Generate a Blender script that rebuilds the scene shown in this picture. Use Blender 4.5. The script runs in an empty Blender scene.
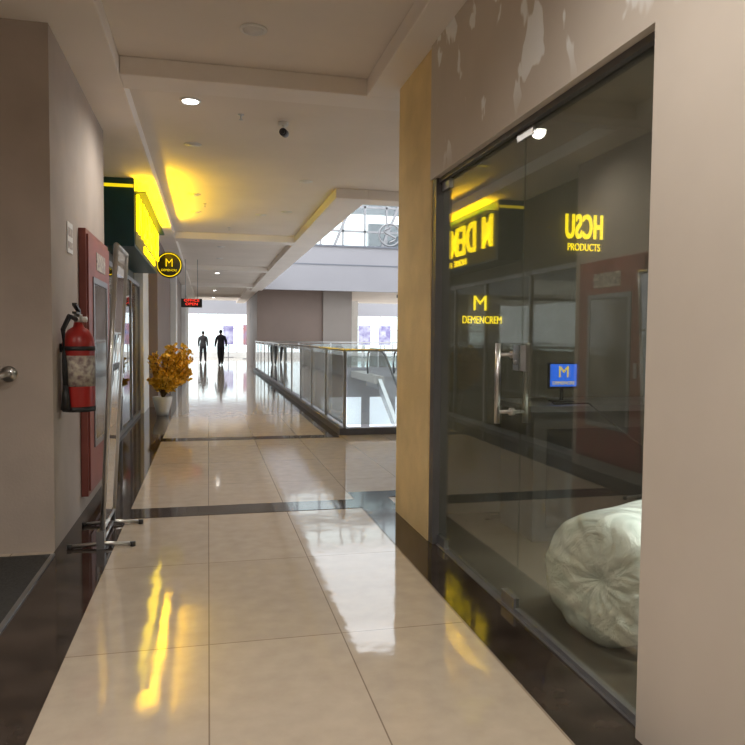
import bpy, math, random
from mathutils import Vector, Matrix, Euler
random.seed(7)
D=bpy.data; C=bpy.context
col=C.scene.collection
C.scene.view_settings.view_transform='Standard'
LK=.80   # overall lamp level

# ---------------------------------------------------------------- materials
def nmat(name):
    m=D.materials.new(name); m.use_nodes=True
    nt=m.node_tree; b=nt.nodes.get('Principled BSDF')
    return m,nt,b
def S(b,**k):
    for kk,v in k.items():
        kk=kk.replace('_',' ')
        if kk in b.inputs: b.inputs[kk].default_value=v
def mat(name,c,rough=0.5,metal=0.0,var=0.08,scale=4.0,bump=0.0,bscale=60,spec=0.5,c2=None,detail=6):
    m,nt,b=nmat(name)
    S(b,Roughness=rough,Metallic=metal)
    b.inputs['Specular IOR Level'].default_value=spec
    tc=nt.nodes.new('ShaderNodeTexCoord')
    n=nt.nodes.new('ShaderNodeTexNoise'); n.inputs['Scale'].default_value=scale; n.inputs['Detail'].default_value=detail
    nt.links.new(tc.outputs['Object'],n.inputs['Vector'])
    r=nt.nodes.new('ShaderNodeValToRGB')
    if c2 is None:
        a=[max(0,x*(1-var)) for x in c]; d=[min(1,x*(1+var)) for x in c]
    else: a=c;d=c2
    r.color_ramp.elements[0].color=(*a[:3],1); r.color_ramp.elements[1].color=(*d[:3],1)
    r.color_ramp.elements[0].position=.35; r.color_ramp.elements[1].position=.65
    nt.links.new(n.outputs['Fac'],r.inputs['Fac']); nt.links.new(r.outputs['Color'],b.inputs['Base Color'])
    if bump>0:
        n2=nt.nodes.new('ShaderNodeTexNoise'); n2.inputs['Scale'].default_value=bscale
        nt.links.new(tc.outputs['Object'],n2.inputs['Vector'])
        bp=nt.nodes.new('ShaderNodeBump'); bp.inputs['Strength'].default_value=bump; bp.inputs['Distance'].default_value=.01
        nt.links.new(n2.outputs['Fac'],bp.inputs['Height']); nt.links.new(bp.outputs['Normal'],b.inputs['Normal'])
    return m
def emat(name,c,s,base=None):
    m,nt,b=nmat(name)
    b.inputs['Base Color'].default_value=(*(base or c),1)
    b.inputs['Emission Color'].default_value=(*c,1); b.inputs['Emission Strength'].default_value=s
    return m
def glass(name,tint,base=0.05,gain=1.0,rough=0.0,gcol=(1,1,1),haze=0.0,hcol=(.8,.85,.85)):
    m,nt,b=nmat(name); nt.nodes.remove(b)
    out=nt.nodes['Material Output']
    tr=nt.nodes.new('ShaderNodeBsdfTransparent'); tr.inputs[0].default_value=(*tint,1)
    gl=nt.nodes.new('ShaderNodeBsdfGlossy'); gl.inputs['Roughness'].default_value=rough; gl.inputs['Color'].default_value=(*gcol,1)
    fr=nt.nodes.new('ShaderNodeFresnel'); fr.inputs[0].default_value=1.5
    ma=nt.nodes.new('ShaderNodeMath'); ma.operation='MULTIPLY_ADD'; ma.inputs[1].default_value=gain; ma.inputs[2].default_value=base; ma.use_clamp=True
    nt.links.new(fr.outputs[0],ma.inputs[0])
    mx=nt.nodes.new('ShaderNodeMixShader')
    nt.links.new(ma.outputs[0],mx.inputs[0]); nt.links.new(gl.outputs[0],mx.inputs[2])
    src=tr
    if haze>0:
        df=nt.nodes.new('ShaderNodeBsdfDiffuse'); df.inputs[0].default_value=(*hcol,1)
        tc=nt.nodes.new('ShaderNodeTexCoord'); nz=nt.nodes.new('ShaderNodeTexNoise'); nz.inputs['Scale'].default_value=2.5; nz.inputs['Detail'].default_value=5
        nt.links.new(tc.outputs['Object'],nz.inputs['Vector'])
        mm=nt.nodes.new('ShaderNodeMath'); mm.operation='MULTIPLY'; mm.inputs[1].default_value=haze*2
        nt.links.new(nz.outputs['Fac'],mm.inputs[0])
        m2=nt.nodes.new('ShaderNodeMixShader'); nt.links.new(mm.outputs[0],m2.inputs[0])
        nt.links.new(tr.outputs[0],m2.inputs[1]); nt.links.new(df.outputs[0],m2.inputs[2]); src=m2
    nt.links.new(src.outputs[0],mx.inputs[1])
    nt.links.new(mx.outputs[0],out.inputs['Surface'])
    return m

M={}
M['ceil']=mat('ceiling_paint',(.82,.75,.68),.75,var=.03,scale=1.2)
M['soff']=mat('soffit_paint',(.87,.81,.75),.75,var=.03,scale=1.2)
M['wleft']=mat('grey_plaster',(.44,.375,.325),.85,var=.07,scale=2.2,bump=.15)
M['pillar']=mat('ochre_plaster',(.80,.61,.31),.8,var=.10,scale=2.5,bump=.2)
M['dark']=mat('dark_marble',(.022,.015,.012),.07,var=.5,scale=5,c2=(.055,.04,.032))
M['mat']=mat('grey_doormat',(.05,.048,.046),.9,var=.2,scale=60,bump=.6,bscale=300)
M['steel']=mat('brushed_steel',(.60,.60,.60),.28,1.0,var=.05)
M['gsteel']=mat('dull_grey_metal',(.30,.30,.31),.4,.7,var=.08)
M['black']=mat('black_plastic',(.02,.02,.022),.4,var=.2)
M['frame']=mat('dark_frame',(.13,.125,.13),.45,.3,var=.1)
M['red']=mat('red_enamel',(.36,.022,.018),.3,var=.1)
M['redcab']=mat('cabinet_red',(.28,.08,.065),.45,var=.12)
M['white']=mat('white_paint',(.8,.79,.76),.6,var=.03)
M['label']=mat('printed_label',(.60,.55,.45),.5,c2=(.25,.18,.18),scale=30)
M['cabglass']=mat('cabinet_pane',(.16,.15,.15),.08,var=.4,scale=3)
M['teal']=mat('teal_panel',(.012,.065,.08),.4,var=.15)
M['signface']=emat('sign_backing',(1,.74,0),.05,(.06,.045,.0))
M['yel']=emat('yellow_led',(1,.70,.003),4.5,(.4,.33,0))
M['yelin']=emat('yellow_led_bright',(1,.76,.01),1.8,(.4,.33,0))
M['yel2']=emat('yellow_led_soft',(1,.76,.01),.9,(.4,.32,0))
M['redled']=emat('red_led',(1,.05,.03),1.5)
M['blue']=emat('blue_screen',(.02,.14,.85),1.1)
M['lamp']=emat('lamp_disc',(1,.97,.92),12)
M['lampoff']=mat('lamp_disc_off',(.75,.73,.7),.4,var=.02)
M['brown']=mat('brown_cladding',(.22,.16,.13),.6,var=.05,scale=1)
M['col']=mat('column_cladding',(.28,.24,.21),.6,var=.05,scale=1)
M['fascia']=mat('pale_fascia',(.33,.32,.34),.5,var=.03,scale=.6)
M['fascia2']=mat('grey_fascia',(.17,.18,.21),.5,var=.04,scale=.6)
M['shopdark']=mat('shop_wall',(.15,.14,.11),.7,var=.12,scale=1.5)
M['shopfl']=mat('shop_floor',(.15,.13,.105),.12,var=.1,scale=3)
M['lowfl']=mat('lower_floor',(.5,.47,.44),.3,var=.05)
M['poster']=mat('poster_violet',(.25,.22,.45),.5,c2=(.6,.6,.75),scale=3)
M['poster2']=mat('poster_mixed',(.55,.25,.25),.5,c2=(.3,.35,.6),scale=2)
M['glass']=glass('clear_glass',(.90,.94,.93),.02,.9)
M['railgl']=glass('railing_glass',(.86,.90,.90),.02,.9,haze=.08)
M['doorgl']=glass('tinted_door_glass',(.89,.90,.85),.008,.30,haze=.03,hcol=(.6,.6,.52))
M['winlight']=emat('far_window_daylight',(.86,.92,1.0),.75)
M['wood']=mat('grey_counter',(.09,.085,.08),.4,var=.15)
M['pot']=mat('white_ceramic',(.75,.74,.72),.25,var=.03)
M['stem']=mat('stem_brown',(.16,.10,.04),.7,var=.2)
M['leaf']=mat('golden_leaf',(.74,.42,.03),.35,.1,c2=(1.0,.68,.12),scale=14)
M['skin']=mat('skin',(.30,.17,.11),.55,var=.06)
M['hair']=mat('black_hair',(.015,.012,.01),.6,var=.2)
M['cloth1']=mat('dark_jacket',(.035,.035,.05),.85,var=.2,scale=12)
M['cloth2']=mat('charcoal_shirt',(.05,.05,.055),.85,var=.2,scale=12)
M['trous']=mat('dark_trousers',(.02,.02,.026),.85,var=.2,scale=12)
M['shoe']=mat('shoe_leather',(.02,.015,.012),.4,var=.2)

# plaster with unpainted patches (right wall)
m,nt,b=nmat('patched_plaster'); M['wright']=m
S(b,Roughness=.8)
tc=nt.nodes.new('ShaderNodeTexCoord')
n=nt.nodes.new('ShaderNodeTexNoise'); n.inputs['Scale'].default_value=1.5; n.inputs['Detail'].default_value=7
nt.links.new(tc.outputs['Object'],n.inputs['Vector'])
r=nt.nodes.new('ShaderNodeValToRGB'); r.color_ramp.elements[0].position=.3; r.color_ramp.elements[1].position=.7
r.color_ramp.elements[0].color=(.60,.53,.46,1); r.color_ramp.elements[1].color=(.67,.595,.52,1)
nt.links.new(n.outputs['Fac'],r.inputs['Fac'])
mp=nt.nodes.new('ShaderNodeMapping'); mp.inputs['Scale'].default_value=(2,3.4,1.9); mp.inputs['Rotation'].default_value=(.5,0,0); mp.inputs['Location'].default_value=(3.1,1.2,.9)
nt.links.new(tc.outputs['Object'],mp.inputs['Vector'])
n2=nt.nodes.new('ShaderNodeTexNoise'); n2.inputs['Scale'].default_value=1.35; n2.inputs['Detail'].default_value=3; n2.inputs['Distortion'].default_value=.3
nt.links.new(mp.outputs[0],n2.inputs['Vector'])
r2=nt.nodes.new('ShaderNodeValToRGB'); r2.color_ramp.elements[0].position=.59; r2.color_ramp.elements[1].position=.615
nt.links.new(n2.outputs['Fac'],r2.inputs['Fac'])
sx=nt.nodes.new('ShaderNodeSeparateXYZ'); nt.links.new(tc.outputs['Object'],sx.inputs[0])
g=nt.nodes.new('ShaderNodeMapRange'); g.inputs[1].default_value=2.50; g.inputs[2].default_value=2.7; nt.links.new(sx.outputs['Z'],g.inputs[0])
mu=nt.nodes.new('ShaderNodeMath'); mu.operation='MULTIPLY'; nt.links.new(r2.outputs['Color'],mu.inputs[0]); nt.links.new(g.outputs[0],mu.inputs[1])
mx=nt.nodes.new('ShaderNodeMixRGB'); mx.inputs[2].default_value=(.93,.93,.92,1)
nt.links.new(mu.outputs[0],mx.inputs[0]); nt.links.new(r.outputs['Color'],mx.inputs[1]); nt.links.new(mx.outputs[0],b.inputs['Base Color'])

# floor tiles
m,nt,b=nmat('beige_floor_tile'); M['floor']=m
tc=nt.nodes.new('ShaderNodeTexCoord')
mp=nt.nodes.new('ShaderNodeMapping')
mp.inputs['Location'].default_value=(6.22,-3.25+12.0,0)
nt.links.new(tc.outputs['Object'],mp.inputs['Vector'])
br=nt.nodes.new('ShaderNodeTexBrick'); br.offset=0; br.squash=1
br.inputs['Scale'].default_value=1; br.inputs['Brick Width'].default_value=.622; br.inputs['Row Height'].default_value=1.2
br.inputs['Mortar Size'].default_value=.0035; br.inputs['Mortar Smooth'].default_value=.3
br.inputs['Color1'].default_value=(.50,.42,.335,1); br.inputs['Color2'].default_value=(.54,.455,.365,1); br.inputs['Mortar'].default_value=(.26,.205,.155,1)
nt.links.new(mp.outputs[0],br.inputs['Vector'])
n=nt.nodes.new('ShaderNodeTexNoise'); n.inputs['Scale'].default_value=9; n.inputs['Detail'].default_value=8
nt.links.new(tc.outputs['Object'],n.inputs['Vector'])
mx=nt.nodes.new('ShaderNodeMixRGB'); mx.blend_type='OVERLAY'; mx.inputs[0].default_value=.18
nt.links.new(br.outputs['Color'],mx.inputs[1]); nt.links.new(n.outputs['Fac'],mx.inputs[2]); nt.links.new(mx.outputs[0],b.inputs['Base Color'])
n3=nt.nodes.new('ShaderNodeTexNoise'); n3.inputs['Scale'].default_value=2.2; n3.inputs['Detail'].default_value=6
nt.links.new(tc.outputs['Object'],n3.inputs['Vector'])
mr=nt.nodes.new('ShaderNodeMapRange'); mr.inputs[1].default_value=.3; mr.inputs[2].default_value=.7; mr.inputs[3].default_value=.04; mr.inputs[4].default_value=.09
nt.links.new(n3.outputs['Fac'],mr.inputs[0]); nt.links.new(mr.outputs[0],b.inputs['Roughness'])
b.inputs['Specular IOR Level'].default_value=.7
n4=nt.nodes.new('ShaderNodeTexNoise'); n4.inputs['Scale'].default_value=5; n4.inputs['Detail'].default_value=2
nt.links.new(tc.outputs['Object'],n4.inputs['Vector'])
bp=nt.nodes.new('ShaderNodeBump'); bp.inputs['Strength'].default_value=.06; bp.inputs['Distance'].default_value=.02
nt.links.new(n4.outputs['Fac'],bp.inputs['Height']); nt.links.new(bp.outputs['Normal'],b.inputs['Normal'])

# bubble wrap
m,nt,b=nmat('bubble_wrap'); M['wrap']=m
S(b,Roughness=.3); b.inputs['Coat Weight'].default_value=.6; b.inputs['Coat Roughness'].default_value=.12
tc=nt.nodes.new('ShaderNodeTexCoord')
v=nt.nodes.new('ShaderNodeTexVoronoi'); v.inputs['Scale'].default_value=11; v.feature='F1'
nt.links.new(tc.outputs['Object'],v.inputs['Vector'])
n=nt.nodes.new('ShaderNodeTexNoise'); n.inputs['Scale'].default_value=6; n.inputs['Detail'].default_value=5; n.inputs['Distortion'].default_value=1.6
nt.links.new(tc.outputs['Object'],n.inputs['Vector'])
r=nt.nodes.new('ShaderNodeValToRGB'); r.color_ramp.elements[0].position=.32; r.color_ramp.elements[1].position=.58
r.color_ramp.elements[0].color=(.66,.73,.71,1); r.color_ramp.elements[1].color=(.95,.98,.97,1)
nt.links.new(n.outputs['Fac'],r.inputs['Fac']); nt.links.new(r.outputs['Color'],b.inputs['Base Color'])
ad=nt.nodes.new('ShaderNodeMath'); ad.operation='MULTIPLY_ADD'; ad.inputs[1].default_value=2.5
nt.links.new(n.outputs['Fac'],ad.inputs[0]); nt.links.new(v.outputs['Distance'],ad.inputs[2])
bp=nt.nodes.new('ShaderNodeBump'); bp.inputs['Strength'].default_value=.8; bp.inputs['Distance'].default_value=.02
nt.links.new(ad.outputs[0],bp.inputs['Height']); nt.links.new(bp.outputs['Normal'],b.inputs['Normal']); nt.links.new(bp.outputs['Normal'],b.inputs['Coat Normal'])

# ---------------------------------------------------------------- mesh builder
class MB:
    def __init__(s): s.v=[];s.f=[];s.m=[];s.sm=[];s.mats=[]
    def mi(s,k):
        mm=M[k]
        if mm not in s.mats: s.mats.append(mm)
        return s.mats.index(mm)
    def add(s,vs,fs,k,smooth=False,mx=None):
        o=len(s.v); i=s.mi(k)
        for p in vs:
            p=Vector(p)
            s.v.append(mx@p if mx is not None else p)
        for f in fs:
            s.f.append([a+o for a in f]); s.m.append(i); s.sm.append(smooth)
    def box(s,x0,x1,y0,y1,z0,z1,k,mx=None):
        vs=[(x0,y0,z0),(x1,y0,z0),(x1,y1,z0),(x0,y1,z0),(x0,y0,z1),(x1,y0,z1),(x1,y1,z1),(x0,y1,z1)]
        fs=[(0,3,2,1),(4,5,6,7),(0,1,5,4),(1,2,6,5),(2,3,7,6),(3,0,4,7)]
        s.add(vs,fs,k,mx=mx)
    def lathe(s,prof,k,mx=None,seg=24,smooth=True):
        vs=[];fs=[]
        for r,z in prof:
            for i in range(seg):
                a=2*math.pi*i/seg; vs.append((r*math.cos(a),r*math.sin(a),z))
        for j in range(len(prof)-1):
            for i in range(seg):
                a=j*seg+i;b_=j*seg+(i+1)%seg
                fs.append((a,b_,b_+seg,a+seg))
        fs.append(tuple(range(seg))[::-1]); fs.append(tuple((len(prof)-1)*seg+i for i in range(seg)))
        s.add(vs,fs,k,smooth,mx)
    def cyl(s,p0,p1,r,k,seg=12,r1=None):
        p0=Vector(p0);p1=Vector(p1);d=p1-p0
        q=d.to_track_quat('Z','Y').to_matrix().to_4x4(); q.translation=p0
        s.lathe([(r,0),(r if r1 is None else r1,d.length)],k,q,seg)
    def tube(s,pts,r,k,seg=8):
        pts=[Vector(p) for p in pts]; vs=[];fs=[]
        for j,p in enumerate(pts):
            d=(pts[min(j+1,len(pts)-1)]-pts[max(j-1,0)]).normalized()
            q=d.to_track_quat('Z','Y').to_matrix()
            for i in range(seg):
                a=2*math.pi*i/seg; vs.append(p+q@Vector((r*math.cos(a),r*math.sin(a),0)))
        for j in range(len(pts)-1):
            for i in range(seg):
                a=j*seg+i;b_=j*seg+(i+1)%seg; fs.append((a,b_,b_+seg,a+seg))
        fs.append(tuple(range(seg))[::-1]); fs.append(tuple((len(pts)-1)*seg+i for i in range(seg)))
        s.add(vs,fs,k,True)
    def ring(s,c,R,r,k,n=40,seg=8):
        vs=[];fs=[]
        for j in range(n):
            A=2*math.pi*j/n
            for i in range(seg):
                a=2*math.pi*i/seg; rr=R+r*math.cos(a)
                vs.append((c[0]+rr*math.cos(A),c[1]+r*.5*math.sin(a),c[2]+rr*math.sin(A)))
        for j in range(n):
            for i in range(seg):
                fs.append((j*seg+i,j*seg+(i+1)%seg,((j+1)%n)*seg+(i+1)%seg,((j+1)%n)*seg+i))
        s.add(vs,fs,k,True)
    def sphere(s,c,rx,ry,rz,k,seg=16,rings=10,mx=None):
        vs=[];fs=[]
        for j in range(1,rings):
            t=math.pi*j/rings
            for i in range(seg):
                a=2*math.pi*i/seg
                vs.append((c[0]+rx*math.sin(t)*math.cos(a),c[1]+ry*math.sin(t)*math.sin(a),c[2]+rz*math.cos(t)))
        for j in range(rings-2):
            for i in range(seg):
                a=j*seg+i;b_=j*seg+(i+1)%seg; fs.append((a,a+seg,b_+seg,b_))
        fs.append(tuple(range(seg))); fs.append(tuple((rings-2)*seg+i for i in range(seg))[::-1])
        s.add(vs,fs,k,True,mx)
    def obj(s,name,parent=None,bevel=0):
        me=D.meshes.new(name); me.from_pydata([tuple(v) for v in s.v],[],s.f)
        for mm in s.mats: me.materials.append(mm)
        me.polygons.foreach_set('material_index',s.m); me.polygons.foreach_set('use_smooth',s.sm); me.update()
        o=D.objects.new(name,me); col.objects.link(o)
        if parent: o.parent=parent
        if bevel:
            bm=o.modifiers.new('bevel','BEVEL'); bm.width=bevel; bm.segments=2; bm.limit_method='ANGLE'
        return o
def empty(name,loc=(0,0,0)):
    e=D.objects.new(name,None); e.location=loc; col.objects.link(e); e.empty_display_size=.1; return e
def text(name,s,size,loc,rot,k,parent,ext=.01,sx=1.0,bold=.0,sp=1.0):
    c=D.curves.new(name,'FONT'); c.body=s; c.size=size; c.extrude=ext; c.align_x='CENTER'; c.align_y='CENTER'; c.offset=bold; c.space_character=sp
    o=D.objects.new(name,c); o.location=loc; o.rotation_euler=rot; o.scale=(sx,1,1); c.materials.append(M[k]); col.objects.link(o)
    if parent: o.parent=parent
    return o
def simple(name,x0,x1,y0,y1,z0,z1,k,bevel=0):
    b=MB(); b.box(x0,x1,y0,y1,z0,z1,k); return b.obj(name,bevel=bevel)

ZR=3.54; ZS=3.40; ZT=4.2
# ---------------------------------------------------------------- floor
f=MB()
f.box(-4,1.95,-6,52,-.3,0,'floor'); f.box(1.95,14,-6,10.07,-.3,0,'floor'); f.box(1.95,14,30.3,52,-.3,0,'floor')
f.obj('floor')
t=MB(); t.box(-.985,-.62,-6,7.3,.0,.003,'dark'); t.box(-1.2,-.62,7.3,38,.0,.003,'dark'); t.obj('trim_1')
t=MB(); t.box(1.25,1.56,-6,6.0,0,.003,'dark'); t.obj('trim_2')
t=MB(); t.box(-.62,1.25,5.66,5.97,0,.003,'dark'); t.box(1.25,8,6.0,6.25,0,.003,'dark'); t.obj('trim_3')
t=MB(); t.box(-.62,1.83,9.78,10.05,0,.003,'dark'); t.box(1.66,1.86,10.05,30,0,.003,'dark'); t.obj('trim_4')
b=MB(); b.box(-3.8,-.99,2.2,4.8,0,.012,'mat'); b.box(-.99,-.965,2.2,4.8,0,.014,'gsteel'); b.obj('door_mat')

# lower level
b=MB(); b.box(-2,16,8,50,-5.0,-4.8,'lowfl'); b.obj('floor_lower')
b=MB(); b.box(1.95,14,30.3,30.5,-4.8,-.3,'fascia'); 
for i in range(5):
    b.box(2.6+i*2.2,4.4+i*2.2,30.24,30.3,-4.6,-1.2,'winlight')
b.obj('wall_lower_back')

# ---------------------------------------------------------------- ceiling
c=MB()
c.box(-4,2.24,-6,42,ZR,ZT,'ceil'); c.box(2.24,14,-6,10.3,ZR,ZT,'ceil'); c.box(2.24,14,30.3,42,ZR,ZT,'ceil')
c.obj('ceiling')
s=MB()
s.box(-4,-.65,-6,42,ZS,ZR,'soff')
s.box(1.27,2.2,-6,5.7,ZS,ZR,'soff')
s.box(-.65,14,5.7,6.02,ZS,ZR,'soff')
s.box(1.77,2.24,9.9,30.3,ZS,ZR,'soff')
s.box(2.24,14,9.9,10.3,ZS,ZR,'soff')
for y in (14.8,21.5,28.5,36):
    s.box(-.65,1.77 if y<30 else 2.1,y,y+.45,ZS,ZR,'soff')
s.box(1.6,2.1,30.3,42,ZS,ZR,'soff')
s.box(-.65,1.27,-6,.0,ZS,ZR,'soff')
s.obj('ceiling_soffit',bevel=.008)

# downlights
def dl(x,y,on,z=None,r=.075):
    b=MB(); z=ZR if z is None else z
    mx=Matrix.Translation((x,y,z))
    b.lathe([(r+.02,0),(r+.02,-.006),(r,-.012),(r-.005,-.004)],'white',mx,24)
    b.lathe([(r-.006,-.003),(r-.006,-.013)],'lamp' if on else 'lampoff',mx,24)
    b.obj('ceiling_downlight')
for x,y,on in [(-.15,6.62,1),(.31,5.0,0),(-.16,8.1,0),(1.3,9.6,0),(1.3,12.0,0),(-.2,10.9,0),(-.2,12.4,0),(.9,12.4,0),(.3,17,0),(.3,19.5,0),(.3,24,1),(.3,33,1),(.3,39,1),(.3,1.6,1),(.3,-2,1),(-2.4,1.5,1)]:  # lit ones nearest the camera are unseen, added as fill light
    zz=ZS if (y<0 or x<-1) else ZR
    dl(x,y,on,zz)
    if on:
        L=D.lights.new('downlight_lamp','SPOT'); L.energy=LK*{6.62:150,1.6:210,-2:400,1.5:180}.get(y,130); L.spot_size=2.8; L.spot_blend=.8; L.color=(1,.95,.88); L.shadow_soft_size=.06
        o=D.objects.new('downlight_lamp',L); o.location=(x,y,zz-.03); col.objects.link(o)
for x,y in [(.31,6.9),(-.05,11.6),(.4,14.0)]:
    b=MB(); b.cyl((x,y,ZR),(x,y,ZR-.05),.008,'steel'); b.cyl((x,y,ZR-.003),(x,y,ZR-.008),.03,'steel'); b.cyl((x,y,ZR-.05),(x,y,ZR-.054),.018,'steel'); b.obj('ceiling_sprinkler')
# cctv
b=MB()
def tp(p): return tuple(Vector(p)+Vector((-.04,-.25,0)))
b.cyl(tp((.77,7.3,ZR)),tp((.77,7.3,ZR-.03)),.05,'white',20); b.cyl(tp((.77,7.3,ZR-.03)),tp((.77,7.3,ZR-.07)),.018,'white')
b.cyl(tp((.80,7.42,ZR-.075)),tp((.76,7.24,ZR-.11)),.038,'frame',20); b.cyl(tp((.76,7.24,ZR-.11)),tp((.757,7.225,ZR-.113)),.036,'black',20); b.cyl(tp((.757,7.225,ZR-.113)),tp((.752,7.20,ZR-.118)),.02,'black',16)
b.obj('security_camera')

# ---------------------------------------------------------------- left walls
simple('wall_left',-4,-.985,4.9,7.3,0,ZS,'wleft')
b=MB(); b.box(-4,-3.9,-6,4.9,0,ZS,'wleft'); b.obj('wall_left_side')
b=MB(); b.box(-4,1.48,-6.2,-6,0,ZS,'wright'); b.obj('wall_back')
b=MB()
b.box(-1.4,-1.15,13.4,14.6,0,ZS,'white'); b.box(-1.4,-.98,14.6,19.5,0,ZS,'brown'); b.box(-1.4,-.84,19.5,20.3,0,ZS,'white')
b.box(-1.4,-1.0,20.3,28,0,ZS,'col'); b.box(-1.4,-.85,28,29,0,ZS,'white'); b.box(-1.4,-1.0,29,38,0,ZS,'white')
b.obj('wall_left_far')
b=MB(); b.box(-4,-3.9,7.3,13.4,0,ZS,'white'); b.box(-3.9,-1.4,13.4,13.5,0,ZS,'white'); b.obj('wall_left_shop')
g=MB()
XG=-1.22
for y in (7.34,8.9,10.5,11.9,13.3): g.box(XG-.03,XG+.02,y,y+.05,0,2.35,'gsteel')
g.box(XG-.03,XG+.02,7.3,13.38,2.3,2.36,'gsteel'); g.box(XG-.03,XG+.02,7.3,13.38,0,.07,'gsteel')
for y0,y1 in ((7.39,8.9),(8.95,10.5),(10.55,11.9),(11.95,13.3)): g.box(XG-.008,XG,y0,y1,.07,2.3,'glass')
g.obj('window_1')
simple('wall_left_shop_header',-1.45,-1.30,7.3,13.4,2.37,ZS,'shopdark')
b=MB()
for i in range(2):
    b.box(-2.6,-2.1,8.0+i*1.7,9.2+i*1.7,0,1.0,'wood'); b.box(-2.62,-2.08,7.98+i*1.7,9.22+i*1.7,1.0,1.04,'white')
b.obj('display_counter')

# sign box + lit letters
e=empty('shop_sign_board',(-1.1,11,2.9))
def child(o,e):
    o.parent=e; o.matrix_parent_inverse=Matrix.Translation(-Vector(e.location)); return o
b=MB(); b.box(-1.295,-.90,9.35,13.3,2.55,3.395,'teal'); b.box(-.90,-.892,9.42,13.25,2.58,3.22,'signface')
b.box(-1.29,-.91,9.335,9.35,3.28,3.32,'yel2')
b.box(-.90,-.76,9.40,13.25,3.235,3.25,'teal'); b.box(-.765,-.76,9.40,13.25,3.25,3.262,'teal')   # added tray that hides the glow fill light
child(b.obj('sign_box',bevel=.003),e)
R90=(math.pi/2,0,math.pi/2)
child(text('sign_letters','M DEMENCRE',.66,(-.872,11.33,2.965),R90,'yel',None,.016,.84,.006,1.12),e)
child(text('sign_tagline','HOME  &  PRODUCTS',.14,(-.88,11.5,2.645),R90,'yel',None,.01,1.4),e)
L=D.lights.new('sign_glow_fill','AREA'); L.shape='RECTANGLE'; L.size=.08; L.size_y=3.7; L.energy=150; L.color=(1,.58,.0)  # added area light, makes the yellow glow on the ceiling
o=D.objects.new('sign_glow_fill',L); o.location=(-.81,11.3,3.255); o.rotation_euler=(math.radians(180),0,0); col.objects.link(o); child(o,e)
# round hanging sign
e=empty('round_hanging_sign',(-.7,13.6,2.78))
b=MB(); cx_,cy_,cz_=-.70,13.6,2.74
mx=Matrix.Translation((cx_,cy_,cz_))@Matrix.Rotation(math.pi/2,4,'X')
b.lathe([(.235,-.04),(.24,-.03),(.24,.03),(.235,.04)],'black',mx,40)
b.ring((cx_,cy_-.042,cz_),.21,.008,'yel2')
b.box(-1.15,-.93,cy_-.01,cy_+.01,2.73,2.75,'black')
child(b.obj('disc'),e)
child(text('sign_letter','M',.22,(cx_,cy_-.05,cz_+.03),(math.pi/2,0,0),'yel2',None,.004,.9,-.003),e)
child(text('sign_word','DEMENCRE',.055,(cx_,cy_-.05,cz_-.10),(math.pi/2,0,0),'yel2',None,.003,1),e)
# red LED sign
e=empty('led_sign',(-.45,20,2.3))
b=MB(); b.box(-.72,-.16,20,20.06,2.22,2.46,'black'); b.cyl((-.6,20.03,2.46),(-.6,20.03,ZR),.008,'gsteel'); b.cyl((-.28,20.03,2.46),(-.28,20.03,ZR),.008,'gsteel'); child(b.obj('housing'),e)
child(text('led_text','OFFICE\nOPEN',.10,(-.44,19.99,2.36),(math.pi/2,0,0),'redled',None,.003,1.3),e)

# fire hose cabinet
b=MB()
b.box(-.983,-.93,5.88,7.12,.14,2.26,'redcab'); 
b.box(-.93,-.915,5.91,7.09,.18,2.22,'redcab')
b.box(-.916,-.911,6.15,6.85,.55,1.85,'cabglass')
for (y0,y1,z0,z1) in [(6.10,6.15,.5,1.9),(6.85,6.9,.5,1.9),(6.15,6.85,.5,.55),(6.15,6.85,1.85,1.9)]: b.box(-.916,-.905,y0,y1,z0,z1,'gsteel')
b.box(-.914,-.91,6.3,6.8,1.97,2.12,'label'); b.box(-.915,-.895,5.98,6.02,1.05,1.2,'steel')
b.obj('fire_hose_cabinet',bevel=.004)
b=MB(); b.box(-.984,-.978,5.42,5.62,2.02,2.24,'white'); b.box(-.978,-.9765,5.44,5.60,2.05,2.10,'label'); b.box(-.978,-.9765,5.44,5.60,2.14,2.2,'label'); b.obj('wall_notice_plate')
# extinguisher
def exting(x,y,z,h=.52,r=.085):
    b=MB(); mx=Matrix.Translation((x,y,z))
    b.lathe([(r*.8,0),(r,.015),(r,.03),(r,h*.80),(r*.92,h*.88),(r*.65,h*.96),(.035,h),(.028,h+.03)],'red',mx,28)
    b.lathe([(r+.002,h*.3),(r+.002,h*.66)],'label',mx,28)
    b.lathe([(r+.003,.0),(r+.003,.035)],'black',mx,28)
    b.cyl((x,y,z+h+.02),(x,y,z+h+.085),.028,'steel',16)
    b.box(x-.014,x+.014,y-.14,y+.03,z+h+.085,z+h+.10,'black')
    b.add([(x-.014,y-.14,z+h+.14),(x+.014,y-.14,z+h+.14),(x+.014,y+.02,z+h+.10),(x-.014,y+.02,z+h+.10),(x-.014,y-.14,z+h+.157),(x+.014,y-.14,z+h+.157),(x+.014,y+.02,z+h+.117),(x-.014,y+.02,z+h+.117)],[(0,3,2,1),(4,5,6,7),(0,1,5,4),(1,2,6,5),(2,3,7,6),(3,0,4,7)],'black')
    b.cyl((x+.02,y,z+h+.05),(x+.055,y-.01,z+h+.05),.02,'white',14)
    b.tube([(x-.01,y-.02,z+h+.05),(x-.04,y-.09,z+h+.07),(x-.075,y-.12,z+h-.02),(x-.07,y-.115,z+h*.6),(x-.065,y-.11,z+h*.3)],.017,'black')
    b.cyl((x-.065,y-.11,z+h*.32),(x-.065,y-.11,z+.02),.018,'black',12,.034)
    b.box(-.984,x-r*.6,y-.03,y+.03,z+h*.7,z+h*.8,'black')
    b.lathe([(r+.004,h*.72),(r+.004,h*.77)],'black',mx,28)
    b.obj('fire_extinguisher')
exting(-.868,5.15,.90,.58,.105)
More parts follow.
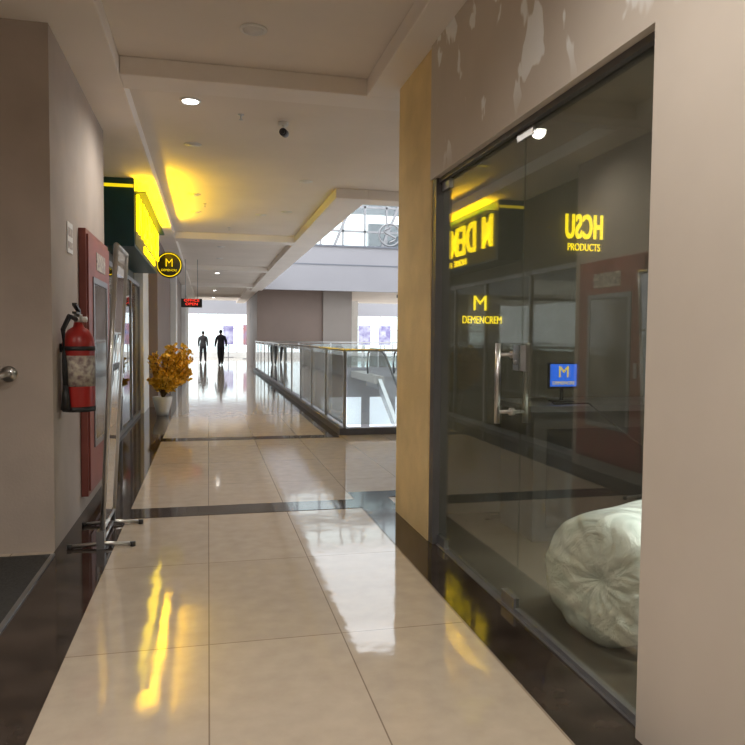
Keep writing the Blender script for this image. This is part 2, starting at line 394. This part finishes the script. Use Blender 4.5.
# chrome wall rail
b=MB(); y=4.9; o_=.085
b.cyl((-1.33+o_,y,1.17),(-1.33+o_,y-.012,1.17),.05,'steel',24)
b.tube([(-1.33+o_,y-.01,1.17),(-1.33+o_,y-.07,1.17),(-1.36+o_,y-.09,1.16),(-1.9,y-.09,1.05),(-2.6,y-.09,1.05)],.019,'steel',14)
b.tube([(-2.6,y-.09,1.05),(-2.62,y-.07,1.05),(-2.62,y,1.05)],.019,'steel',14)
b.obj('wall_handrail')

# leaning stand with cross feet
b=MB()
def P(y,h):
    return Vector((-.70+.11*h/2.0,y,h))
YF=5.5
for y in (4.92,YF):
    b.tube([P(y,.03),P(y,2.02)],.017,'steel',10)
b.tube([P(4.92,2.02),P(YF,2.02)],.017,'steel',10); b.tube([P(4.92,.12),P(YF,.12)],.014,'steel',10)
vs=[P(4.93,.14)-Vector((.004,0,0)),P(YF-.01,.14)-Vector((.004,0,0)),P(YF-.01,2.0)-Vector((.004,0,0)),P(4.93,2.0)-Vector((.004,0,0))]
vs+= [v+Vector((.008,0,0)) for v in vs]
b.add(vs,[(0,1,2,3),(7,6,5,4),(0,4,5,1),(1,5,6,2),(2,6,7,3),(3,7,4,0)],'glass')
for y in (4.92,YF):
    b.tube([(-.90,y,.016),(-.70,y,.03),(-.50,y,.016)],.013,'steel',10)
    b.cyl((-.90,y,0),(-.90,y,.03),.018,'black'); b.cyl((-.50,y,0),(-.50,y,.03),.018,'black')
b.tube([(-.70,4.92,.03),(-.70,YF,.03)],.012,'steel',10)
b.box(-.725,-.675,4.87,4.95,.0,.12,'gsteel')
b.obj('glass_display_stand')

# golden plants
def plant(px,py,xmin,xmax,dx,nb,sc):
    b=MB()
    mx=Matrix.Translation((px,py,.0))
    b.lathe([(.085,0),(.10,.01),(.12,.10),(.16,.24),(.175,.33),(.17,.34),(.15,.335),(.14,.30)],'pot',mx,28)
    b.lathe([(.12,.27),(.14,.30)],'stem',mx,20)
    for i in range(nb):
        a=random.uniform(0,2*math.pi); sp=random.uniform(.08,.42)*sc; h=random.uniform(.30,1.0)*sc
        p0=Vector((px,py,.3)); p2=Vector((px+dx+sp*math.cos(a),py+sp*math.sin(a),.32+h-.35*sp)); p1=(p0+p2)/2+Vector((-.03*math.cos(a),-.03*math.sin(a),.10))
        pts=[p0*(1-t_)**2+p1*2*t_*(1-t_)+p2*t_*t_ for t_ in [0,.25,.5,.75,1]]
        if p2.x<xmin+.02 or p2.x>xmax-.02: continue
        b.tube(pts,.005,'stem',5)
        for j in range(32):
            t_=random.uniform(.35,1); c0=p0*(1-t_)**2+p1*2*t_*(1-t_)+p2*t_*t_
            d=Vector((random.gauss(0,1),random.gauss(0,1),random.gauss(.2,.8))).normalized(); l=random.uniform(.06,.11); w=l*.38
            s_=d.cross(Vector((random.random(),random.random(),random.random()))).normalized(); n_=d.cross(s_)*.008
            q=[c0,c0+d*l*.35+s_*w+n_,c0+d*l*.7+s_*w*.8+n_,c0+d*l,c0+d*l*.7-s_*w*.8+n_,c0+d*l*.35-s_*w+n_,c0+d*l*.5-n_]
            q=[Vector((min(max(v_.x,xmin),xmax),v_.y,v_.z)) for v_ in q]
            b.add(q,[(0,1,6),(1,2,6),(2,3,6),(3,4,6),(4,5,6),(5,0,6)],'leaf')
    b.obj('potted_golden_plant')
plant(-.80,13.05,-1.14,2,.14,60,1.03)
plant(-1.56,12.8,-2.4,-1.26,.04,46,.98)  # added plant, stands in for the first one's reflection in the shop glass

# ---------------------------------------------------------------- right walls & shop
ZG=2.50
simple('wall_right',1.48,1.9,-6,2.15,0,ZS,'wright')
simple('wall_right_lintel',1.481,1.62,2.15,4.63,ZG,ZS,'wright')
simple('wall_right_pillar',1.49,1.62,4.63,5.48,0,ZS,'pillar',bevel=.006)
b=MB(); b.box(1.62,8,5.3,5.48,0,ZS,'shopdark'); b.obj('wall_shop_end')
b=MB(); b.box(5.4,5.5,-1,5.3,0,ZS,'shopdark'); b.box(1.9,5.4,-1,-.9,0,ZS,'shopdark'); b.obj('wall_shop_back')
simple('ceiling_shop',1.9,5.4,-.9,5.3,3.2,3.3,'shopdark')
b=MB(); b.box(1.57,5.4,-.9,5.3,0.0,.004,'shopfl'); b.obj('floor_shop')
b=MB()
b.box(1.50,1.60,4.55,4.63,.003,ZG,'frame'); b.box(1.52,1.585,2.15,4.55,ZG-.03,ZG,'frame')
b.obj('door_frame')
def doorpanel(y0,y1):
    b=MB(); b.box(1.548,1.556,y0,y1,.02,ZG-.03,'doorgl'); return b
b=doorpanel(3.30,4.545)
b.box(1.538,1.566,4.40,4.545,.006,.07,'steel'); b.box(1.538,1.566,3.30,3.46,.006,.075,'gsteel')
b.box(1.538,1.566,4.40,4.545,ZG-.09,ZG-.03,'gsteel'); 
yh=3.40
b.cyl((1.47,yh,.98),(1.47,yh,1.40),.015,'steel',16); b.cyl((1.63,yh,.98),(1.63,yh,1.40),.015,'steel',16)
for z in (1.04,1.34): b.cyl((1.47,yh,z),(1.63,yh,z),.010,'steel',12); b.cyl((1.54,yh,z),(1.564,yh,z),.02,'steel',16)
b.box(1.54,1.564,3.305,3.37,1.26,1.39,'steel'); b.cyl((1.53,3.335,1.30),(1.54,3.335,1.30),.014,'gsteel',12)
b.obj('door_1')
b=doorpanel(2.16,3.292)
b.box(1.54,1.564,3.22,3.287,1.26,1.39,'steel'); b.box(1.538,1.566,2.16,3.29,.004,.03,'gsteel')
b.obj('window_2')
b=MB(); b.box(1.545,1.559,3.20,3.38,ZG-.075,ZG-.033,'steel'); b.box(1.52,1.585,2.15,4.55,.0035,.008,'frame'); b.obj('trim_5')
# wrap roll
b=MB(); seg=128; vs=[];fs=[]
prof=[(.012,.045),(.03,.03),(.05,.012),(.075,.004),(.10,.006),(.13,.0),(.16,.004),(.19,.0),(.22,.006),(.245,.008),(.27,.018),(.287,.035),(.297,.06)]
ne=len(prof)
prof+=[(.300,.06+.05*i) for i in range(1,17)]+[(.285,.92),(.2,.93),(.02,.93)]
rr=random.Random(3)
ph=[rr.uniform(0,6.28) for _ in range(12)]
for j,(r_,z_) in enumerate(prof):
    for i in range(seg):
        a=2*math.pi*i/seg
        w=1.03+.014*math.sin(2*a+ph[0])+.010*math.sin(5*a+ph[1]+z_*3)+.006*math.sin(11*a+z_*14)
        dz=0
        if j<ne:
            q_=r_/.3
            crease=abs(math.sin(5*a+ph[2]+q_*1.6))**.6*-.018+abs(math.sin(8*a+ph[3]-q_*3))**.5*-.009+.006*math.sin(17*a+q_*9)
            dz=crease*(q_**.7)*(1.25-q_*.6)
        vs.append((r_*w*math.cos(a),r_*w*math.sin(a),z_+dz+.012))
for j in range(len(prof)-1):
    for i in range(seg):
        a=j*seg+i;c_=j*seg+(i+1)%seg; fs.append((a,c_,c_+seg,a+seg))
fs.append(tuple(range(seg))[::-1]); fs.append(tuple((len(prof)-1)*seg+i for i in range(seg)))
ax=Vector((.87,.42,0)).normalized(); q=ax.to_track_quat('Z','Y').to_matrix().to_4x4(); q.translation=Vector((1.715,2.83,.31))
b.add(vs,fs,'wrap',True,q); ro=b.obj('bubble_wrap_roll')
mz=min(v_.co.z for v_ in ro.data.vertices)
for v_ in ro.data.vertices: v_.co.z+= .005-mz
# counter, screen, interior logo, letters imitating a reflection
b=MB(); b.box(2.2,4.8,4.45,5.0,.004,.92,'wood'); b.box(2.15,4.85,4.4,5.05,.92,.96,'gsteel'); b.box(2.3,4.7,4.44,4.45,.1,.8,'black'); b.obj('reception_counter')
e=empty('desk_monitor',(2.55,4.7,.96))
b=MB(); T_=Matrix.Translation((-.185,0,.03))
for bb in [(2.62,2.85,4.70,4.73,1.03,1.22,'black'),(2.63,2.84,4.695,4.70,1.045,1.21,'blue'),(2.725,2.745,4.71,4.73,.935,1.05,'black'),(2.66,2.81,4.66,4.78,.93,.94,'black')]: b.box(*bb,mx=T_)
child(b.obj('monitor_body'),e); child(text('screen_logo','M',.12,(2.55,4.692,1.18),(math.pi/2,0,0),'yel2',None,.001),e); child(text('screen_word','DEMENCRE',.035,(2.55,4.692,1.10),(math.pi/2,0,0),'yel2',None,.001),e)
e=empty('reflection_letters',(3.02,5.29,2.3))  # letters set inside to imitate a sign's reflection in the door glass
child(text('letters','HCSU',.27,(3.02,5.27,2.34),(math.pi/2,0,0),'yelin',None,.01,-.46,.006,1.12),e)
child(text('letters_small','PRODUCTS',.085,(3.02,5.27,2.18),(math.pi/2,0,0),'yelin',None,.004,.68),e)
e=empty('wall_logo_sign',(2.15,5.29,1.6))
child(text('logo','M',.17,(2.12,5.28,1.70),(math.pi/2,0,0),'yelin',None,.004),e); child(text('logo_text','DEMENCREM',.085,(2.14,5.28,1.57),(math.pi/2,0,0),'yelin',None,.004,.68),e)
b=MB(); pts=[]
for i in range(17):
    t_=i/16; pts.append((2.35+1.1*t_*.6,4.35-1.7*t_, 1.15-.65*t_-.28*math.sin(math.pi*t_)*.6))
pts=[(2.3,4.40,1.0),(2.3,4.36,.98)]+pts[2:]
pts.append((pts[-1][0]+.3,pts[-1][1]-.5,.02))
b.tube(pts,.006,'black',6); b.obj('power_cable')
L=D.lights.new('roll_fill_spot','SPOT'); L.energy=640; L.spot_size=.8; L.spot_blend=.8; L.shadow_soft_size=.12; L.color=(.92,1,1)  # added spot without a fixture, brightens the wrap roll
o=D.objects.new('roll_fill_spot',L); o.location=(1.98,1.5,3.15); o.rotation_euler=(math.radians(24),0,0); col.objects.link(o)
L=D.lights.new('shop_fill_area','AREA'); L.shape='RECTANGLE'; L.size=.8; L.size_y=.3; L.energy=42; L.color=(1,.97,.86)  # added fill light so the dark shop interior shows through the glass
o=D.objects.new('shop_fill_area',L); o.location=(3.2,2.6,3.18); col.objects.link(o)

# ---------------------------------------------------------------- railing round void
b=MB()
x0=1.95; yA=10.07
b.box(x0-.09,x0+.06,yA-.09,30.1,.003,.10,'frame'); b.box(x0+.06,9.5,yA-.09,yA+.06,.003,.10,'frame')
ys=[yA+i*1.668 for i in range(13)]
for i,y in enumerate(ys): b.box(x0-.02,x0+.02,y-.02,y+.02,.1,1.22,'steel')
for i in range(12): b.box(x0-.006,x0+.006,ys[i]+.035,ys[i+1]-.035,.14,1.16,'railgl')
b.cyl((x0,yA,1.24),(x0,30.1,1.24),.02,'steel',14)
xs=[x0+i*1.5 for i in range(6)]
for x in xs[1:]: b.box(x-.02,x+.02,yA-.02,yA+.02,.1,1.22,'steel')
for i in range(5): b.box(xs[i]+.035,xs[i+1]-.035,yA-.006,yA+.006,.14,1.16,'railgl')
b.cyl((x0,yA,1.24),(9.5,yA,1.24),.02,'steel',14)
b.obj('glass_railing')
b=MB(); b.box(1.95,14,30.18,30.3,-.3,.12,'fascia'); 
for i in range(8): b.box(2.4+i*1.4,2.44+i*1.4,30.22,30.26,.12,1.2,'steel')
b.box(2.4,12.5,30.235,30.245,.16,1.15,'railgl'); b.cyl((2.4,30.24,1.22),(12.5,30.24,1.22),.026,'steel'); b.obj('glass_railing')
b=MB(); b.box(1.95,14,10.07,10.13,-.6,0,'fascia'); b.box(1.95,2.01,10.13,30.18,-.6,0,'fascia'); b.obj('trim_6')

# escalator in void
b=MB()
def esc(xa):
    for sx_ in (xa,xa+1.1):
        pts=[(sx_,27.6,-.1),(sx_,27.75,.35),(sx_,27.6,.8),(sx_,27.2,.98),(sx_,25.6,.98),(sx_,24.8,.80),(sx_,17.5,-3.6),(sx_,16.5,-3.85)]
        b.tube(pts,.04,'black',8)
        vs=[(sx_-.01,27.5,-.1),(sx_-.01,27.2,.9),(sx_-.01,25.6,.94),(sx_-.01,24.8,.76),(sx_-.01,17.5,-3.65),(sx_-.01,17.5,-4.5),(sx_-.01,25.6,-.1)]
        b.add(vs,[tuple(range(7))],'railgl')
        b.box(sx_-.08,sx_+.08,25.6,27.6,-.5,-.1,'steel')
        b.add([(sx_-.08,25.6,-.1),(sx_+.08,25.6,-.1),(sx_+.08,17.4,-4.6),(sx_-.08,17.4,-4.6),(sx_-.08,25.4,-.6),(sx_+.08,25.4,-.6),(sx_+.08,17.2,-4.8),(sx_-.08,17.2,-4.8)],[(0,1,2,3),(4,7,6,5),(0,3,7,4),(1,5,6,2)],'steel')
    n=24
    for i in range(n):
        y=25.6-i*(8.2/n); z=-.12-i*(4.5/n); b.box(xa+.09,xa+1.01,y-8.2/n,y,z-.25,z-.02,'gsteel')
esc(6.3)
b.box(6.1,7.6,25.6,30.1,-.3,-.02,'lowfl')
b.obj('escalator')

# ---------------------------------------------------------------- far end
simple('wall_far_brown',2.1,5.0,31.2,40,0,ZR,'brown')
simple('wall_far_column',5.0,6.3,31.0,32.2,0,ZR,'col')
b=MB(); b.box(2.26,9,30.05,30.3,3.45,5.35,'fascia'); b.box(2.26,9,30.03,30.05,4.55,4.6,'fascia2'); b.box(2.26,9,29.98,30.32,5.35,5.42,'fascia2'); b.obj('trim_parapet')
b=MB(); b.box(9,14,33,33.3,3.4,5.6,'fascia2'); b.obj('trim_parapet_side')
b=MB()
for i in range(12): b.box(2+i*1.1,2.09+i*1.1,34,34.1,4.2,9,'gsteel')
for z in (5.6,6.6,7.8,8.9): b.box(2,14.2,34,34.1,z,z+.1,'gsteel')
for i in range(5): b.add([(3+i*2.4,33.95,4.6),(3.15+i*2.4,33.95,4.6),(4.9+i*2.4,33.95,8.9),(4.75+i*2.4,33.95,8.9)],[(0,1,2,3)],'gsteel')
b.box(2,14.2,34.03,34.06,4.2,9,'glass')
b.obj('window_upper')
b=MB(); b.box(8.2,14.2,36,36.4,5.8,7.4,'fascia2'); b.box(2,14.2,36,36.4,7.9,8.6,'fascia2'); b.obj('wall_upper_back')
b=MB()
pts=[(7.8+.48*math.cos(a*math.pi/16),30.1,5.95+.48*math.sin(a*math.pi/16)) for a in range(33)]
b.tube(pts,.045,'gsteel'); pts=[(7.8+.25*math.sin(a*math.pi/8)*(1),30.1,5.95+.32*(a-8)/8) for a in range(0,17)]; b.tube(pts,.05,'gsteel'); b.cyl((7.8,30.1,5.42),(7.8,30.1,5.5),.04,'gsteel'); b.obj('round_logo_sign')
# far glazed facade
b=MB()
b.box(-4,16,50,50.2,3.0,ZR+1,'fascia'); b.box(-4,16,50,50.2,0,.35,'white')
for i in range(14): b.box(-2+i*1.3,-1.90+i*1.3,49.9,50.1,0,3.0,'white')
b.box(-4,16,50,50.08,1.95,2.03,'white')
b.box(-4,16,50.03,50.06,.35,3.0,'glass'); b.obj('window_far')
def stand(xa,xb,y,z0,z1,k):
    b=MB(); b.box(xa,xb,y,y+.05,z0,z1,k); xm=(xa+xb)/2
    b.box(xm-.03,xm+.03,y+.05,y+.1,.035,z1-.1,'gsteel'); b.box(xa,xb,y-.1,y+.25,0,.035,'gsteel'); b.obj('poster_stand')
stand(1.0,1.7,49.2,.9,2.2,'poster'); stand(2.2,2.7,46,.9,2.2,'poster2')
for i in range(3): stand(9.0+i*1.5,9.9+i*1.5,49.2,.9,2.3,'poster')
b=MB(); b.box(7.9,8.5,40,40.6,0,ZR,'white'); b.box(11.2,11.8,40,40.6,0,ZR,'fascia'); b.obj('wall_far_posts')
b=MB(); b.box(13.8,14,10.3,30.3,-5,9,'fascia')
b.obj('wall_right_far')

# ---------------------------------------------------------------- people
def person(name,loc,yaw,height,jacket,step=.18):
    k=height/1.72
    e_v=[];e_e=[];rad=[]
    def a(p,r,par=None):
        e_v.append(Vector(p)); rad.append(r)
        if par is not None: e_e.append((par,len(e_v)-1))
        return len(e_v)-1
    pel=a((0,0,.95),(.175,.125)); wa=a((0,0,1.10),(.170,.125),pel); ch=a((0,.0,1.30),(.185,.13),wa); sh=a((0,0,1.42),(.14,.095),ch)
    nk=a((0,.01,1.50),(.056,.056),sh); a((0,.02,1.56),(.052,.052),nk)
    hands=[]
    for sd in (-1,1):
        fy=step*sd
        hp=a((sd*.09,0,.88),(.115,.12),pel); kn=a((sd*.10,fy*.45+.03,.49),(.085,.09),hp); cf=a((sd*.10,fy*.8-.01,.30),(.075,.078),kn); an=a((sd*.10,fy*1.15,.095),(.058,.06),cf)
        h_=a((sd*.105,fy*1.15+.05,.045),(.045,.037),an); a((sd*.115,fy*1.15+.17,.033),(.042,.028),h_)
        so=a((sd*.185,0,1.38),(.082,.078),sh); el=a((sd*.250,-.03-fy*.3,1.13),(.062,.064),so); wr=a((sd*.255,.07-fy*.6,.90),(.036,.038),el)
        hands.append((sd,Vector((sd*.255,.07-fy*.6,.90)),(Vector((sd*.255,.07-fy*.6,.90))-Vector((sd*.25,-.03-fy*.3,1.13))).normalized()))
    me=D.meshes.new(name+'_sk'); me.from_pydata([tuple(v) for v in e_v],e_e,[])
    o=D.objects.new(name+'_sk',me); col.objects.link(o)
    def skin(o,rad,root=0,sub=2):
        md=o.modifiers.new('s','SKIN'); 
        if not o.data.skin_vertices: o.data.skin_vertices.new()
        for i,r in enumerate(rad):
            sv=o.data.skin_vertices[0].data[i]; sv.radius=r; sv.use_root=(i==root)
        sb=o.modifiers.new('b','SUBSURF'); sb.levels=sub; sb.render_levels=sub
        C.view_layer.update(); dg=C.evaluated_depsgraph_get(); m2=D.meshes.new_from_object(o.evaluated_get(dg))
        vs=[v.co.copy() for v in m2.vertices]; fs=[tuple(p.vertices) for p in m2.polygons]
        D.objects.remove(o); D.meshes.remove(m2); return vs,fs
    vs,fs=skin(o,rad)
    b=MB(); groups={}
    for f_ in fs:
        c=sum((vs[i] for i in f_),Vector())/len(f_)
        if c.z<.075: kk='shoe'
        elif c.z<.90 and abs(c.x)<.215: kk='trous'
        elif c.z>1.475: kk='skin' if c.z>1.50 else jacket
        elif c.z<.90 and abs(c.x)>=.215: kk='skin'
        else: kk=jacket
        groups.setdefault(kk,[]).append(f_)
    for kk,ff in groups.items():
        used=sorted({i for f_ in ff for i in f_}); mp_={i:j for j,i in enumerate(used)}
        b.add([vs[i] for i in used],[tuple(mp_[i] for i in f_) for f_ in ff],kk,True)
    for sd,w,dr in hands:
        fw=Vector((0,1,0)); 
        r_=skin_obj(name,[w-dr*.01,w+dr*.05],[(0,1)],[(.022,.03),(.017,.036)],skin); b.add(r_[0],r_[1],'skin',True)
        for j,(off,ln) in enumerate([(.027,.070),(.010,.080),(-.008,.075),(-.025,.058)]):
            q0=w+dr*.06+fw*off; inn=Vector((-sd*.35,.15,0))
            d1=(dr+inn*.3).normalized(); d2=(dr+inn*.9).normalized()
            r_=skin_obj(name,[q0,q0+d1*ln*.5,q0+d1*ln*.5+d2*ln*.5],[(0,1),(1,2)],[(.0085,.0085),(.008,.008),(.006,.006)],skin); b.add(r_[0],r_[1],'skin',True)
        q0=w+dr*.02+fw*.025; d1=(dr*.6+fw*.7).normalized(); d2=(dr+fw*.2).normalized()
        r_=skin_obj(name,[q0,q0+d1*.03,q0+d1*.03+d2*.032],[(0,1),(1,2)],[(.012,.012),(.010,.010),(.007,.007)],skin); b.add(r_[0],r_[1],'skin',True)
    hc=(0,.03,1.635)
    b.sphere(hc,.075,.094,.108,'skin',20,14); b.sphere((0,.05,1.565),.054,.062,.045,'skin',14,8)
    b.sphere((0,.010,1.65),.084,.097,.105,'hair',20,12)
    b.sphere((0,.125,1.625),.012,.018,.02,'skin',10,6); b.box(-.022,.022,.108,.114,1.578,1.586,'redcab')
    for sd in (-1,1):
        b.sphere((sd*.08,.03,1.63),.01,.018,.03,'skin',10,6); b.sphere((sd*.03,.113,1.645),.012,.008,.007,'white',8,6); b.sphere((sd*.03,.120,1.645),.005,.003,.005,'black',8,6)
    ob=b.obj(name); 
    mz=min(v.co.z for v in ob.data.vertices)
    for v in ob.data.vertices: v.co.z-=mz
    ob.location=loc; ob.rotation_euler=(0,0,yaw); ob.scale=(k,k,k)
    return ob
def skin_obj(name,hv,he,hr,skin):
    me=D.meshes.new('h'); me.from_pydata([tuple(v) for v in hv],he,[]); o=D.objects.new('h',me); col.objects.link(o)
    return skin(o,hr,0,1)
person('pedestrian',(.62,36,0),math.radians(12),1.74,'cloth1',.15)
person('pedestrian',(-.28,40,0),math.radians(-8),1.70,'cloth2',.2)

# ---------------------------------------------------------------- world & light
w=D.worlds.new('World'); C.scene.world=w; w.use_nodes=True
nt=w.node_tree; bg=nt.nodes['Background']; bg.inputs[0].default_value=(.90,.95,1.0,1); bg.inputs[1].default_value=2.6
def area(name,loc,rot,sx,sy,e,c):
    L=D.lights.new(name,'AREA'); L.shape='RECTANGLE'; L.size=sx; L.size_y=sy; L.energy=e; L.color=c
    o=D.objects.new(name,L); o.location=loc; o.rotation_euler=rot; col.objects.link(o)
area('skylight_void',(8,20,11),(0,0,0),10,18,320,(.95,.97,1))

cam=D.cameras.new('Camera'); cam.lens=36*700/745; cam.sensor_width=36; cam.clip_end=300
co=D.objects.new('Camera',cam); co.location=(0,0,1.42)
R=Euler((math.radians(90-2.82),0,math.radians(-13.22))).to_matrix()@Matrix.Rotation(math.radians(.5),3,'Z')
co.rotation_euler=R.to_euler(); col.objects.link(co); C.scene.camera=co
